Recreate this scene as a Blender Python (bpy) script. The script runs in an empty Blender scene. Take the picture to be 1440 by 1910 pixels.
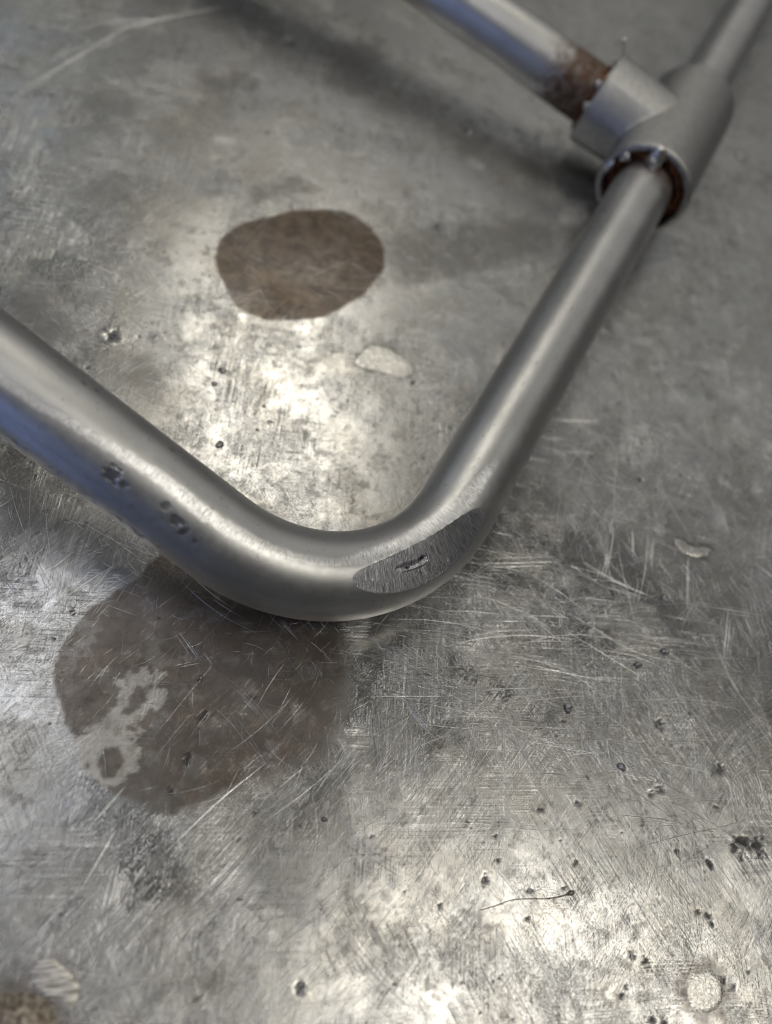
import bpy, math, random
import numpy as np
from mathutils import Matrix, Vector

MM = 0.001                      # everything below is measured in millimetres on the tabletop
rng = np.random.default_rng(7)
random.seed(7)
scene = bpy.context.scene
col = scene.collection

# ------------------------------------------------------------------ camera
cam_data = bpy.data.cameras.new('camera')
cam = bpy.data.objects.new('camera', cam_data)
col.objects.link(cam)
cam.matrix_world = Matrix(((0.908645, -0.41757, 0.0, -8.629 * MM),
                           (0.361449, 0.786523, -0.500736, -72.324 * MM),
                           (0.209093, 0.454991, 0.8656, 175.572 * MM),
                           (0, 0, 0, 1)))
cam_data.sensor_fit = 'VERTICAL'
cam_data.sensor_height = 36
cam_data.lens = 26
cam_data.clip_start = 0.005
cam_data.clip_end = 50
cam_data.dof.use_dof = True
cam_data.dof.focus_distance = 0.178
cam_data.dof.aperture_fstop = 6.0
scene.camera = cam

# ------------------------------------------------------------------ light: a dim workshop with ceiling lamps and added wall fills
world = bpy.data.worlds.new('World')
scene.world = world
world.use_nodes = True
bg = world.node_tree.nodes['Background']
bg.inputs['Color'].default_value = (0.93, 0.97, 1.0, 1)
bg.inputs['Strength'].default_value = 0.03


def lamp(name, loc, size, watts, colour, yaw=0.0, target=None):
    d = bpy.data.lights.new(name, 'AREA')
    d.shape = 'RECTANGLE'
    d.size, d.size_y = size
    d.energy = watts
    d.color = colour
    o = bpy.data.objects.new(name, d)
    o.location = loc
    if target is None:
        o.rotation_euler = (0, 0, math.radians(yaw))       # hangs level, shining down
    else:
        o.rotation_euler = (Vector(target) - Vector(loc)).to_track_quat('-Z', 'Y').to_euler()
    col.objects.link(o)
    return o


lamp('ceiling_lamp_forward', (-0.58, 1.46, 2.0), (0.58, 1.15), 8.0, (1.0, 0.94, 0.82), 26)
lamp('ceiling_lamp_overhead', (1.00, 0.00, 2.0), (1.35, 0.85), 11, (1.0, 0.945, 0.84), 25)
lamp('wall_fill_far', (1.1, 3.7, 2.6), (4.6, 2.6), 11, (1.0, 0.99, 0.96), target=(0, 0.3, 0))  # big soft fill, added in place of a lit far wall
lamp('wall_fill_side', (-3.6, 2.6, 2.6), (2.4, 2.0), 6.5, (0.86, 0.93, 1.0), target=(0, 0.2, 0))  # second added fill, for the wall side off to the left
lamp('ceiling_lamp_left', (-0.95, 0.10, 2.0), (0.60, 0.9), 4.8, (0.95, 0.96, 1.0), 0)
lamp('ceiling_lamp_behind', (-0.85, -0.90, 2.0), (0.7, 0.6), 3.6, (1.0, 0.97, 0.95), 0)
lamp('doorway_lamp', (-1.3, -2.0, 0.7), (0.45, 0.8), 3.8, (0.32, 0.47, 1.0), target=(0, 0, 0))

scene.view_settings.view_transform = 'Standard'
scene.view_settings.look = 'None'
scene.view_settings.exposure = 0.35
scene.view_settings.gamma = 1.0
scene.view_settings.use_curve_mapping = False
scene.render.engine = 'CYCLES'
scene.cycles.max_bounces = 6
scene.cycles.use_denoising = True
scene.cycles.filter_width = 1.0
scene.cycles.sample_clamp_indirect = 4.0

# ------------------------------------------------------------------ places of the marks on the tabletop (mm)
STAIN_OVAL = [(-91.88, 89.11), (-94.03, 96.06), (-90.9, 105.53), (-83.0, 117.18), (-75.15, 125.92), (-65.65, 131.81), (-57.18, 130.93), (-47.81, 125.22), (-43.02, 116.68), (-42.81, 105.51), (-45.71, 94.15), (-52.22, 83.47), (-59.78, 76.13), (-68.77, 72.4), (-76.29, 73.09), (-82.84, 77.77), (-88.45, 83.27)]
STAIN_WIDE = [(-55.78, -10.14), (-58.55, -20.24), (-63.22, -30.5), (-63.87, -39.79), (-60.2, -47.93), (-54.71, -52.4), (-49.0, -55.72), (-43.24, -59.86), (-37.26, -61.41), (-30.36, -61.39), (-27.53, -62.15), (-23.06, -61.42), (-18.39, -57.72), (-14.34, -51.0), (-11.07, -47.14), (-6.12, -43.76), (1.73, -39.08), (4.31, -32.9), (3.4, -22.3), (1.81, -14.42), (-3.95, -6.62), (-14.07, -2.11), (-44.49, -1.04)]
BARE_PATCH = [(-47.11, -38.38), (-44.88, -35.96), (-40.58, -34.92), (-36.66, -39.23), (-38.4, -45.29), (-39.74, -49.73), (-35.94, -51.8), (-34.69, -56.15), (-38.04, -61.16), (-44.73, -60.51), (-49.0, -55.72), (-47.4, -49.99), (-45.76, -47.32), (-46.15, -42.25)]
BROWN_ISLAND = [(-43.93, -39.21), (-40.43, -38.27), (-40.2, -42.18), (-41.83, -46.2), (-43.69, -46.39)]
BROWN_DROP = [(-42.87, -54.24), (-40.11, -52.4), (-37.66, -55.02), (-37.66, -58.64), (-40.06, -59.91), (-42.62, -57.79)]
DULL_PATCH = [(-7.51, -51.69), (-2.19, -40.79), (7.75, -39.01), (13.0, -46.63), (17.8, -54.01), (19.59, -62.17), (11.17, -69.73), (2.28, -69.04), (-4.34, -61.92)]
DARK_PATCHES = [[(-132.1, 39.39), (-129.69, 45.71), (-119.21, 47.75), (-108.12, 40.84), (-109.81, 33.09), (-118.93, 29.63), (-125.58, 29.88)], [(-96.43, 32.58), (-90.82, 42.57), (-79.32, 42.93), (-78.53, 32.66), (-88.19, 26.97)], [(-100.48, -6.74), (-92.27, -5.77), (-84.03, -11.63), (-83.25, -19.42), (-88.75, -23.85)], [(-97.72, 126.98), (-85.43, 139.49), (-77.44, 135.48), (-84.65, 120.63), (-95.09, 117.73)], [(-139.05, 162.48), (-123.87, 179.51), (-117.36, 170.83), (-133.22, 155.64)], [(-110.08, 213.28), (-90.62, 235.35), (-79.59, 196.15), (-95.97, 186.66)], [(-52.08, 128.33), (-11.32, 166.8), (9.19, 171.26), (2.08, 150.26), (-28.16, 118.02), (-40.64, 109.73)], [(-45.21, 195.82), (-33.76, 202.85), (-31.12, 187.64), (-40.53, 182.32)], [(-36.46, 80.86), (-27.65, 86.33), (-19.4, 79.17), (-28.85, 71.1), (-35.49, 74.17)]]  # the long one paints the branch tube's shadow into the plate's colour
PALE_FLAKE = [(-35.9, 73.44), (-35.11, 75.85), (-34.91, 78.87), (-33.15, 81.68), (-30.99, 81.78), (-29.76, 83.29), (-27.43, 82.02), (-25.35, 82.32), (-23.71, 81.86), (-20.59, 80.37), (-20.14, 78.25), (-21.31, 75.64), (-23.36, 74.41), (-25.26, 74.68), (-27.44, 73.83), (-29.14, 74.47), (-30.64, 72.85), (-32.54, 73.11), (-34.25, 72.07)]
CURVED_FLAKE = [(73.08, 62.31), (74.62, 63.51), (76.93, 62.33), (79.69, 62.58), (82.16, 64.64), (83.96, 64.38), (82.95, 61.9), (79.79, 59.89), (76.41, 59.33), (74.18, 60.13)]
PITS = [(-79.91, -10.79, 0.62), (35.7, 44.43, 0.99), (58.16, 77.68, 1.3), (63.79, 76.67, 0.74), (34.71, 43.16, 0.66), (96.62, 1.52, 1.24), (78.71, 6.0, 1.23), (85.18, 2.27, 0.77), (-26.98, -39.49, 1.43), (-25.72, -49.18, 1.26), (-25.8, -56.51, 0.9), (-23.48, -60.21, 0.55), (45.72, -46.13, 1.0), (56.35, -44.17, 0.77), (105.31, -13.19, 2.23), (108.88, -12.76, 1.94), (103.01, -15.44, 1.18), (105.08, -16.9, 0.88), (97.22, -21.64, 1.15), (98.61, -33.21, 1.25), (99.88, -34.34, 1.11), (96.24, -32.97, 0.83), (82.3, -47.82, 1.04), (85.79, -47.58, 1.17), (81.57, -56.32, 0.76), (82.13, -54.23, 0.63), (-17.85, 28.08, 0.6), (-17.8, 74.93, 1.03), (77.06, 61.61, 1.44), (79.87, 61.49, 1.63), (83.22, 62.43, 1.09), (73.69, 61.84, 0.9), (79.72, -12.0, 0.87), (54.11, -26.84, 0.54), (38.13, -37.32, 0.64), (45.39, -36.75, 0.65), (86.45, 12.51, 0.79), (53.74, -4.48, 0.73), (57.39, -50.0, 0.75), (88.89, -22.53, 0.71), (104.11, -44.64, 0.8), (89.56, -57.99, 1.01), (91.98, -57.4, 1.01), (15.7, -79.54, 0.97), (106.77, -44.73, 0.67), (47.5, -41.31, 0.51), (65.18, -34.69, 0.67), (46.86, -66.8, 0.47), (33.42, -71.88, 0.45), (81.76, -9.77, 1.03), (58.16, 77.68, 1.11), (94.6, -0.06, 0.77), (-75.19, -9.48, 0.5), (-100.37, 44.56, 2.02), (-150.33, 173.19, 0.98), (-120.78, 206.0, 3.07), (-103.67, 151.62, 0.97)]
BEADS = [(-57.56, 26.87, 2.0), (54.21, -0.61, 2.21), (71.04, -8.9, 1.9), (73.13, 41.81, 2.04), (76.13, 26.02, 2.12), (69.61, 18.86, 1.9), (7.37, -48.76, 1.08), (27.16, -4.84, 0.99), (-76.13, 209.53, 2.3), (-170.4, 122.89, 1.52), (-195.14, 149.74, 1.6), (-33.81, 143.67, 2.43), (-31.62, -32.83, 0.97), (-31.77, -31.79, 0.73), (104.92, 43.99, 1.59), (31.04, 29.18, 0.79), (-33.85, -84.96, 0.6), (3.0, -52.01, 0.71), (85.04, 35.33, 1.35), (-65.08, 239.08, 1.49), (61.35, 136.09, 1.3), (-68.5, 49.47, 1.81), (-68.23, 44.11, 1.49), (66.41, 266.09, 3.52), (-41.21, 200.94, 3.02)]
SLIVER = [(46.58, -52.37), (49.66, -50.25), (52.77, -47.66), (56.83, -45.82), (60.41, -44.5), (63.87, -42.55), (66.06, -40.75)]
STUB_PLAIN = [(96.55, -48.37), (96.52, -46.65), (98.21, -44.92), (100.7, -43.97), (102.99, -44.2), (103.96, -46.33), (104.09, -48.95), (102.47, -51.14), (98.8, -52.5), (97.01, -51.07)]
STUB_STREAKED = [(-32.96, -95.1), (-32.77, -93.16), (-31.21, -92.09), (-27.27, -92.94), (-24.5, -93.75), (-23.61, -95.71), (-24.21, -97.75), (-27.84, -97.29), (-31.24, -97.21)]
STUB_RUSTY = [(-38.38, -102.13), (-36.15, -100.59), (-32.83, -98.98), (-29.25, -98.54), (-26.43, -99.47), (-24.15, -102.15), (-26.3, -105.52), (-34.52, -107.65)]
BRIGHT_LINES = [[(19.29, 0.63), (27.65, 7.3), (38.85, 13.48), (53.1, 18.68)], [(29.51, 3.92), (40.7, 7.17), (56.47, 11.44)], [(40.08, 5.63), (50.5, 7.71), (59.17, 9.87), (64.87, 11.9)], [(46.12, 24.16), (55.87, 23.49), (70.59, 21.76)], [(57.59, 22.98), (64.18, 22.0), (72.04, 22.44), (84.16, 26.02)], [(47.32, 41.61), (58.53, 39.95), (70.09, 40.31)], [(52.49, 37.47), (62.24, 38.2), (69.43, 39.44)], [(21.11, 27.36), (42.27, 38.66)], [(22.2, 26.49), (39.67, 36.06)], [(30.31, 13.45), (36.43, 16.42)], [(42.19, 23.94), (48.13, 22.6)], [(30.57, -10.62), (40.25, -4.01), (53.16, 3.41), (66.84, 10.01)], [(63.75, 23.94), (75.34, 30.17), (83.06, 32.5)], [(79.6, 33.57), (91.95, 38.64)], [(79.56, 43.19), (105.45, 51.36)], [(53.0, 53.06), (54.22, 44.19), (53.79, 37.58)], [(54.14, 55.6), (55.34, 46.63), (54.63, 38.9)], [(59.37, 59.32), (61.73, 49.89)], [(64.09, 61.79), (66.31, 46.61), (66.08, 35.67)], [(66.21, 59.92), (67.51, 49.07)], [(77.53, 59.9), (80.3, 40.88)], [(92.2, 48.5), (92.99, 31.5)], [(-12.13, -67.31), (-7.12, -55.08), (-0.5, -44.44), (5.19, -33.03)], [(-21.14, -68.8), (-15.98, -55.29), (-9.32, -42.63)], [(-37.95, -71.34), (-34.58, -58.5)], [(-7.51, -51.69), (-0.44, -38.75)], [(-37.73, -32.2), (-33.39, -28.76)], [(-17.59, -25.62), (-12.25, -23.57)], [(-41.26, -24.56), (-34.25, -28.45)], [(3.3, -44.05), (5.9, -34.68)], [(7.33, -44.18), (10.76, -29.91)], [(12.26, -43.31), (16.2, -26.16)], [(16.23, -46.48), (20.34, -29.67)], [(-32.65, -79.82), (-32.2, -66.72)], [(-31.83, -63.16), (-30.15, -66.43)], [(-74.47, -44.68), (-66.42, -36.66)], [(-84.82, -29.59), (-79.05, -32.4)], [(-48.25, 0.39), (-37.73, -2.57)], [(49.24, 93.54), (57.64, 89.1)], [(26.37, 84.59), (42.77, 93.11)], [(26.59, 77.21), (32.09, 80.34)], [(31.8, 74.62), (42.34, 79.41)], [(-61.21, -34.16), (-63.83, -41.7)], [(-178.66, 107.32), (-178.76, 124.98), (-175.38, 145.05), (-168.3, 172.04)], [(-177.68, 111.58), (-176.45, 140.19), (-171.39, 173.57), (-150.31, 209.16)], [(-185.48, 154.35), (-177.89, 169.8), (-160.76, 190.05)]]
DARK_LINES = [[(75.89, -27.61), (86.3, -20.03), (99.31, -11.75), (111.42, -2.89)], [(83.38, -15.13), (84.79, -25.46), (81.36, -43.41)], [(65.95, -40.32), (65.65, -38.09)], [(4.64, -44.09), (4.95, -32.48), (7.01, -27.55)], [(5.49, -17.07), (12.38, -30.52), (19.35, -42.76)], [(50.86, -52.01), (57.53, -57.02)], [(48.02, -59.09), (47.8, -65.94)], [(59.24, -56.36), (55.02, -65.25)], [(66.05, -53.2), (70.57, -55.75)], [(97.6, -37.09), (96.31, -45.42), (94.55, -50.4)], [(68.19, -21.54), (64.82, -30.56)], [(24.45, -9.79), (16.8, -20.41)], [(-59.3, -66.82), (-48.58, -60.39)], [(-73.06, -46.74), (-64.35, -39.88)], [(-18.94, -4.51), (-10.88, 4.36)], [(28.22, 58.84), (35.72, 56.78)], [(7.19, -17.72), (10.78, -25.87)], [(38.86, -39.47), (43.3, -44.79)], [(43.51, 22.03), (49.48, 17.44), (41.58, 4.16)], [(56.14, 29.06), (73.75, 38.55)], [(-88.26, 35.35), (-86.4, 28.03)], [(-32.74, 32.46), (-24.93, 44.86)], [(-28.04, 29.22), (-14.46, 35.64)]]


# ------------------------------------------------------------------ numpy noise
_perm = rng.random((256, 256)) * 2 * math.pi


def gnoise(x, y):
    """2-D gradient noise, about -0.7 .. 0.7"""
    xi = np.floor(x).astype(int); yi = np.floor(y).astype(int)
    xf = x - xi; yf = y - yi
    def g(ix, iy, dx, dy):
        a = _perm[ix & 255, iy & 255]
        return np.cos(a) * dx + np.sin(a) * dy
    sx = xf * xf * xf * (xf * (xf * 6 - 15) + 10); sy = yf * yf * yf * (yf * (yf * 6 - 15) + 10)
    a = g(xi, yi, xf, yf); b = g(xi + 1, yi, xf - 1, yf)
    c = g(xi, yi + 1, xf, yf - 1); d = g(xi + 1, yi + 1, xf - 1, yf - 1)
    return (a + (b - a) * sx) * (1 - sy) + (c + (d - c) * sx) * sy


def fbm(x, y, octaves=4, gain=0.5):
    s = 0; amp = 1
    for k in range(octaves):
        s = s + amp * gnoise(x + 37.3 * k, y - 19.1 * k)
        x = x * 2.03; y = y * 2.03; amp *= gain
    return s


def sstep(a, b, x):
    t = np.clip((x - a) / (b - a), 0, 1)
    return t * t * (3 - 2 * t)


def sdf(poly, x, y):
    """signed distance to a closed outline, negative inside"""
    p = np.array(poly); q = np.roll(p, -1, axis=0)
    best = np.full(x.shape, 1e9); inside = np.zeros(x.shape, bool)
    for (ax, ay), (bx, by) in zip(p, q):
        ex, ey = bx - ax, by - ay
        t = np.clip(((x - ax) * ex + (y - ay) * ey) / (ex * ex + ey * ey + 1e-9), 0, 1)
        best = np.minimum(best, (x - ax - t * ex) ** 2 + (y - ay - t * ey) ** 2)
        cond = (ay > y) != (by > y)
        with np.errstate(divide='ignore', invalid='ignore'):
            xc = ex * (y - ay) / (ey if abs(ey) > 1e-9 else 1e-9) + ax
        inside ^= cond & (x < xc)
    d = np.sqrt(best)
    return np.where(inside, -d, d)


# ------------------------------------------------------------------ node helpers
class Nodes:
    def __init__(self, name):
        self.mat = bpy.data.materials.new(name)
        self.mat.use_nodes = True
        self.t = self.mat.node_tree
        self.bsdf = self.t.nodes['Principled BSDF']
        self.out = self.t.nodes['Material Output']

    def new(self, kind, **kw):
        n = self.t.nodes.new(kind)
        for k, v in kw.items():
            setattr(n, k, v)
        return n

    def put(self, sock, v):
        if isinstance(v, bpy.types.NodeSocket):
            self.t.links.new(v, sock)
        else:
            if sock.type == 'RGBA' and not hasattr(v, '__len__'):
                v = (v, v, v, 1)
            elif sock.type == 'RGBA' and len(v) == 3:
                v = (*v, 1)
            sock.default_value = v

    def math(self, op, a, b=0.0, clamp=False):
        n = self.new('ShaderNodeMath', operation=op, use_clamp=clamp)
        self.put(n.inputs[0], a); self.put(n.inputs[1], b)
        return n.outputs[0]

    def mix(self, f, a, b, blend='MIX'):
        n = self.new('ShaderNodeMix', data_type='RGBA', blend_type=blend)
        self.put(n.inputs[0], f); self.put(n.inputs[6], a); self.put(n.inputs[7], b)
        return n.outputs[2]

    def range(self, x, a, b, c=0.0, d=1.0):
        n = self.new('ShaderNodeMapRange', interpolation_type='SMOOTHSTEP')
        self.put(n.inputs[0], x)
        for i, v in enumerate((a, b, c, d)):
            self.put(n.inputs[i + 1], v)
        return n.outputs[0]

    def coords(self, scale, rot=0.0, loc=(0, 0, 0)):
        tc = self.new('ShaderNodeTexCoord')
        r = self.new('ShaderNodeMapping')
        r.inputs['Rotation'].default_value = (0, 0, rot)
        self.t.links.new(tc.outputs['Object'], r.inputs['Vector'])
        m = self.new('ShaderNodeMapping')
        m.inputs['Scale'].default_value = scale if hasattr(scale, '__len__') else (scale,) * 3
        m.inputs['Location'].default_value = loc
        self.t.links.new(r.outputs[0], m.inputs['Vector'])
        return m.outputs[0]

    def noise(self, vec, scale=1.0, detail=3.0, rough=0.5, dist=0.0):
        n = self.new('ShaderNodeTexNoise')
        self.t.links.new(vec, n.inputs['Vector'])
        n.inputs['Scale'].default_value = scale
        n.inputs['Detail'].default_value = detail
        n.inputs['Roughness'].default_value = rough
        n.inputs['Distortion'].default_value = dist
        return n.outputs[0]

    def attr(self, name):
        return self.new('ShaderNodeAttribute', attribute_name=name).outputs['Fac']

    def bump(self, height, strength, dist, normal=None):
        n = self.new('ShaderNodeBump')
        n.inputs['Strength'].default_value = strength
        n.inputs['Distance'].default_value = dist
        self.t.links.new(height, n.inputs['Height'])
        if normal is not None:
            self.t.links.new(normal, n.inputs['Normal'])
        return n.outputs[0]

    def done(self, colour, metallic, rough, normal=None, **extra):
        self.put(self.bsdf.inputs['Base Color'], colour)
        self.put(self.bsdf.inputs['Metallic'], metallic)
        self.put(self.bsdf.inputs['Roughness'], rough)
        if normal is not None:
            self.t.links.new(normal, self.bsdf.inputs['Normal'])
        for k, v in extra.items():
            self.put(self.bsdf.inputs[k], v)
        return self.mat


def table_material():
    n = Nodes('worn_steel')
    c1 = n.coords(1000.0)                                  # millimetres
    blotch = n.noise(c1, 0.22, 4, 0.62, 0.4)
    speck = n.noise(c1, 1.3, 5, 0.68)
    # rubbed and brushed directions, each strongest in its own patches
    s = None
    for k, (deg, fx, fy) in enumerate(((-38, 3.6, 0.07), (72, 4.2, 0.09), (23, 3.4, 0.06), (108, 3.8, 0.07))):
        ang = math.radians(90 - deg)                       # turn the stroke direction onto the y axis
        v = n.coords((fx * 1000, fy * 1000, 1000), ang, (31.7 * k, 11.3 * k, 0))
        q = n.math('MULTIPLY', n.math('SUBTRACT', n.noise(v, 1.0, 3, 0.66), 0.5), n.attr('rub%d' % k))
        s = q if s is None else n.math('ADD', s, q)
    stain, bare, pit, grime_shade, dull, tarnish = (n.attr(a) for a in ('stain', 'bare', 'pit', 'grime_shade', 'dull', 'tarnish'))
    base = n.mix(n.range(blotch, 0.32, 0.66), (0.42, 0.42, 0.415), (0.50, 0.50, 0.49))
    base = n.mix(n.range(speck, 0.30, 0.60), n.mix(0.30, base, (0.13, 0.125, 0.12)), base)
    fleck = n.noise(c1, 2.6, 3, 0.7)
    base = n.mix(n.math('MULTIPLY', n.range(fleck, 0.56, 0.66), n.math('ADD', n.math('MULTIPLY', tarnish, 0.5), 0.25)), base, (0.09, 0.088, 0.085))
    base = n.mix(n.range(s, -0.14, -0.03, 0.50, 0.0), base, (0.10, 0.10, 0.10))
    base = n.mix(n.range(s, 0.04, 0.14, 0.0, 0.6), base, (0.75, 0.75, 0.74))
    base = n.mix(n.math('MULTIPLY', tarnish, 0.22), base, (0.36, 0.33, 0.27))
    base = n.mix(n.math('MULTIPLY', grime_shade, 0.75), base, (0.085, 0.08, 0.075))  # dirt, plus the branch tube's shadow painted in
    base = n.mix(n.math('MULTIPLY', dull, 0.6), base, (0.15, 0.15, 0.15))
    sf = n.math('MULTIPLY', stain, n.range(speck, 0.60, 0.78, 1.0, 0.6))
    stcol = n.mix(n.range(blotch, 0.35, 0.65), (0.040, 0.025, 0.014), (0.080, 0.051, 0.030))
    base = n.mix(n.math('MULTIPLY', sf, 0.94), base, stcol)
    base = n.mix(n.math('MULTIPLY', n.math('MULTIPLY', bare, 0.45), n.range(fleck, 0.35, 0.6, 1.0, 0.45)), base, (0.30, 0.275, 0.24))
    base = n.mix(pit, base, (0.02, 0.018, 0.017))
    rough = n.range(blotch, 0.25, 0.75, 0.24, 0.18)
    rough = n.math('ADD', rough, n.math('MULTIPLY', n.math('SUBTRACT', speck, 0.5), -0.16))
    rough = n.math('ADD', rough, n.math('MULTIPLY', s, -0.25))
    rough = n.math('ADD', rough, n.math('MULTIPLY', grime_shade, 0.14))
    rough = n.math('ADD', rough, n.math('MULTIPLY', stain, 0.14))
    rough = n.math('ADD', rough, n.math('MULTIPLY', pit, 0.25))
    rough = n.math('ADD', rough, n.math('MULTIPLY', bare, 0.2))
    rough = n.math('ADD', rough, n.attr('worn'))
    rough = n.math('MAXIMUM', rough, 0.13)
    metal = n.math('SUBTRACT', 1.0, n.math('MULTIPLY', stain, 0.35))
    metal = n.math('SUBTRACT', metal, n.math('MULTIPLY', pit, 0.6), True)
    metal = n.math('SUBTRACT', metal, n.math('MULTIPLY', grime_shade, 0.25), True)
    groove = n.math('MULTIPLY', s, n.range(n.math('ABSOLUTE', s), 0.02, 0.11))       # only the deeper strokes bite
    b = n.bump(n.math('ADD', n.math('MULTIPLY', speck, 0.07), groove), 1.0, 0.00013)
    return n.done(base, metal, rough, b)


def tube_material():
    n = Nodes('satin_tube_steel')
    c = n.coords(1000.0)
    t, ang = n.attr('along'), n.attr('around')
    cx = n.new('ShaderNodeCombineXYZ')
    n.t.links.new(t, cx.inputs[0]); n.t.links.new(ang, cx.inputs[1])
    vm = n.new('ShaderNodeVectorMath', operation='MULTIPLY'); vm.inputs[1].default_value = (3.4, 0.55, 1)
    n.t.links.new(cx.outputs[0], vm.inputs[0])
    rub = n.noise(vm.outputs[0], 1.0, 3, 0.65, 0.25)
    vm2 = n.new('ShaderNodeVectorMath', operation='MULTIPLY'); vm2.inputs[1].default_value = (0.05, 1.2, 1)
    n.t.links.new(cx.outputs[0], vm2.inputs[0])
    draw = n.noise(vm2.outputs[0], 1.0, 3, 0.6)
    fine = n.noise(c, 7.0, 2, 0.6)
    mid = n.noise(c, 0.6, 4, 0.6)
    cloud = n.noise(c, 0.09, 3, 0.5)
    scuff, rust, mark, pitm = n.attr('scuff'), n.attr('rust'), n.attr('mark'), n.attr('dent')
    base = n.mix(n.range(cloud, 0.3, 0.7), (0.48, 0.48, 0.475), (0.55, 0.55, 0.545))
    base = n.mix(n.range(mid, 0.42, 0.66), base, n.mix(0.12, base, (0.6, 0.6, 0.6)))
    base = n.mix(n.range(draw, 0.58, 0.75, 0.0, 0.25), base, (0.25, 0.25, 0.25))
    sc = n.math('MULTIPLY', scuff, n.range(rub, 0.36, 0.60))
    base = n.mix(sc, base, (0.93, 0.93, 0.94))
    base = n.mix(n.math('MULTIPLY', mark, 0.8), base, (0.10, 0.10, 0.10))
    rf = n.range(n.math('ADD', rust, n.math('MULTIPLY', n.math('SUBTRACT', n.noise(c, 0.45, 5, 0.7), 0.5), 1.2)), 0.40, 1.10)
    rf = n.math('MULTIPLY', rf, n.range(rust, 0.0, 0.12))
    base = n.mix(rf, base, n.mix(n.range(n.noise(c, 0.9, 4, 0.7), 0.35, 0.65), (0.030, 0.016, 0.009), (0.14, 0.062, 0.024)))
    base = n.mix(pitm, base, (0.03, 0.03, 0.03))
    rough = n.math('ADD', n.range(mid, 0.2, 0.8, 0.46, 0.38), n.math('MULTIPLY', sc, -0.10))
    rough = n.math('ADD', rough, n.math('MULTIPLY', rf, 0.12))
    metal = n.math('SUBTRACT', 1.0, n.math('MULTIPLY', rf, 0.7))
    b = n.bump(fine, 0.20, 0.00003)
    b = n.bump(n.math('MULTIPLY', rub, scuff), 0.7, 0.00016, b)
    return n.done(base, metal, rough, b)


def facet_material():
    n = Nodes('file_ground_steel')
    t, ang = n.attr('along'), n.attr('around')
    cx = n.new('ShaderNodeCombineXYZ')
    n.t.links.new(t, cx.inputs[0]); n.t.links.new(ang, cx.inputs[1])
    vm = n.new('ShaderNodeVectorMath', operation='MULTIPLY'); vm.inputs[1].default_value = (4.0, 0.30, 1)
    n.t.links.new(cx.outputs[0], vm.inputs[0])
    rub = n.noise(vm.outputs[0], 1.0, 4, 0.7, 0.15)
    pitm = n.attr('dent')
    base = n.mix(n.range(rub, 0.36, 0.66), (0.20, 0.20, 0.22), (0.88, 0.88, 0.91))
    base = n.mix(pitm, base, (0.03, 0.03, 0.03))
    rough = n.range(rub, 0.3, 0.7, 0.40, 0.24)
    b = n.bump(rub, 1.0, 0.00026)
    return n.done(base, n.math('SUBTRACT', 1.0, n.math('MULTIPLY', pitm, 0.6)), rough, b)


def tee_material():
    n = Nodes('cast_fitting_steel')
    c = n.coords(1000.0)
    mid = n.noise(c, 0.5, 4, 0.6)
    fine = n.noise(c, 2.2, 4, 0.7)
    base = n.mix(n.range(mid, 0.35, 0.65), (0.42, 0.42, 0.415), (0.52, 0.52, 0.51))
    base = n.mix(n.range(fine, 0.35, 0.6, 0.35, 0.0), base, (0.2, 0.2, 0.2))
    rust = n.attr('rust')
    base = n.mix(rust, base, (0.06, 0.028, 0.014))
    b = n.bump(fine, 0.75, 0.00030)
    return n.done(base, n.math('SUBTRACT', 1.0, n.math('MULTIPLY', rust, 0.5)), n.range(mid, 0.3, 0.7, 0.38, 0.30), b)


def weld_material(name, a, bcol, metal, rough):
    n = Nodes(name)
    c = n.coords(1000.0)
    f = n.noise(c, 0.8, 4, 0.65)
    return n.done(n.mix(n.range(f, 0.35, 0.65), a, bcol), metal, n.range(n.noise(c, 1.5, 3), 0.3, 0.7, rough * 0.75, rough * 1.3),
                  n.bump(n.noise(c, 2.5, 3), 0.6, 0.0002))


M_TABLE = table_material()
M_TUBE = tube_material()
M_FACET = facet_material()
M_TEE = tee_material()
M_WELD = weld_material('burnt_weld', (0.035, 0.018, 0.011), (0.30, 0.12, 0.045), 0.75, 0.28)
M_TACK = weld_material('bright_tack_weld', (0.65, 0.64, 0.62), (0.85, 0.84, 0.82), 1.0, 0.30)
M_BEAD = weld_material('spatter_metal', (0.10, 0.10, 0.10), (0.5, 0.5, 0.49), 1.0, 0.30)
M_STUB = weld_material('ground_weld_metal', (0.46, 0.45, 0.43), (0.66, 0.65, 0.62), 1.0, 0.27)
def streaked_material():
    n = Nodes('streaked_weld_metal')
    v = n.coords((220.0, 2600.0, 1000.0), math.radians(-25))
    f = n.noise(v, 1.0, 3, 0.65)
    return n.done(n.mix(n.range(f, 0.35, 0.62), (0.22, 0.20, 0.19), (0.78, 0.75, 0.71)), 1.0, 0.36, n.bump(f, 1.0, 0.0003))


M_STREAK = streaked_material()
M_RUSTSTUB = weld_material('brown_weld_metal', (0.10, 0.08, 0.065), (0.36, 0.32, 0.26), 0.8, 0.45)
M_BRIGHT = weld_material('fresh_scratch', (0.80, 0.80, 0.79), (0.92, 0.92, 0.91), 1.0, 0.34)
M_DARK = weld_material('grimy_scratch', (0.06, 0.058, 0.055), (0.14, 0.135, 0.13), 0.6, 0.5)


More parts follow.
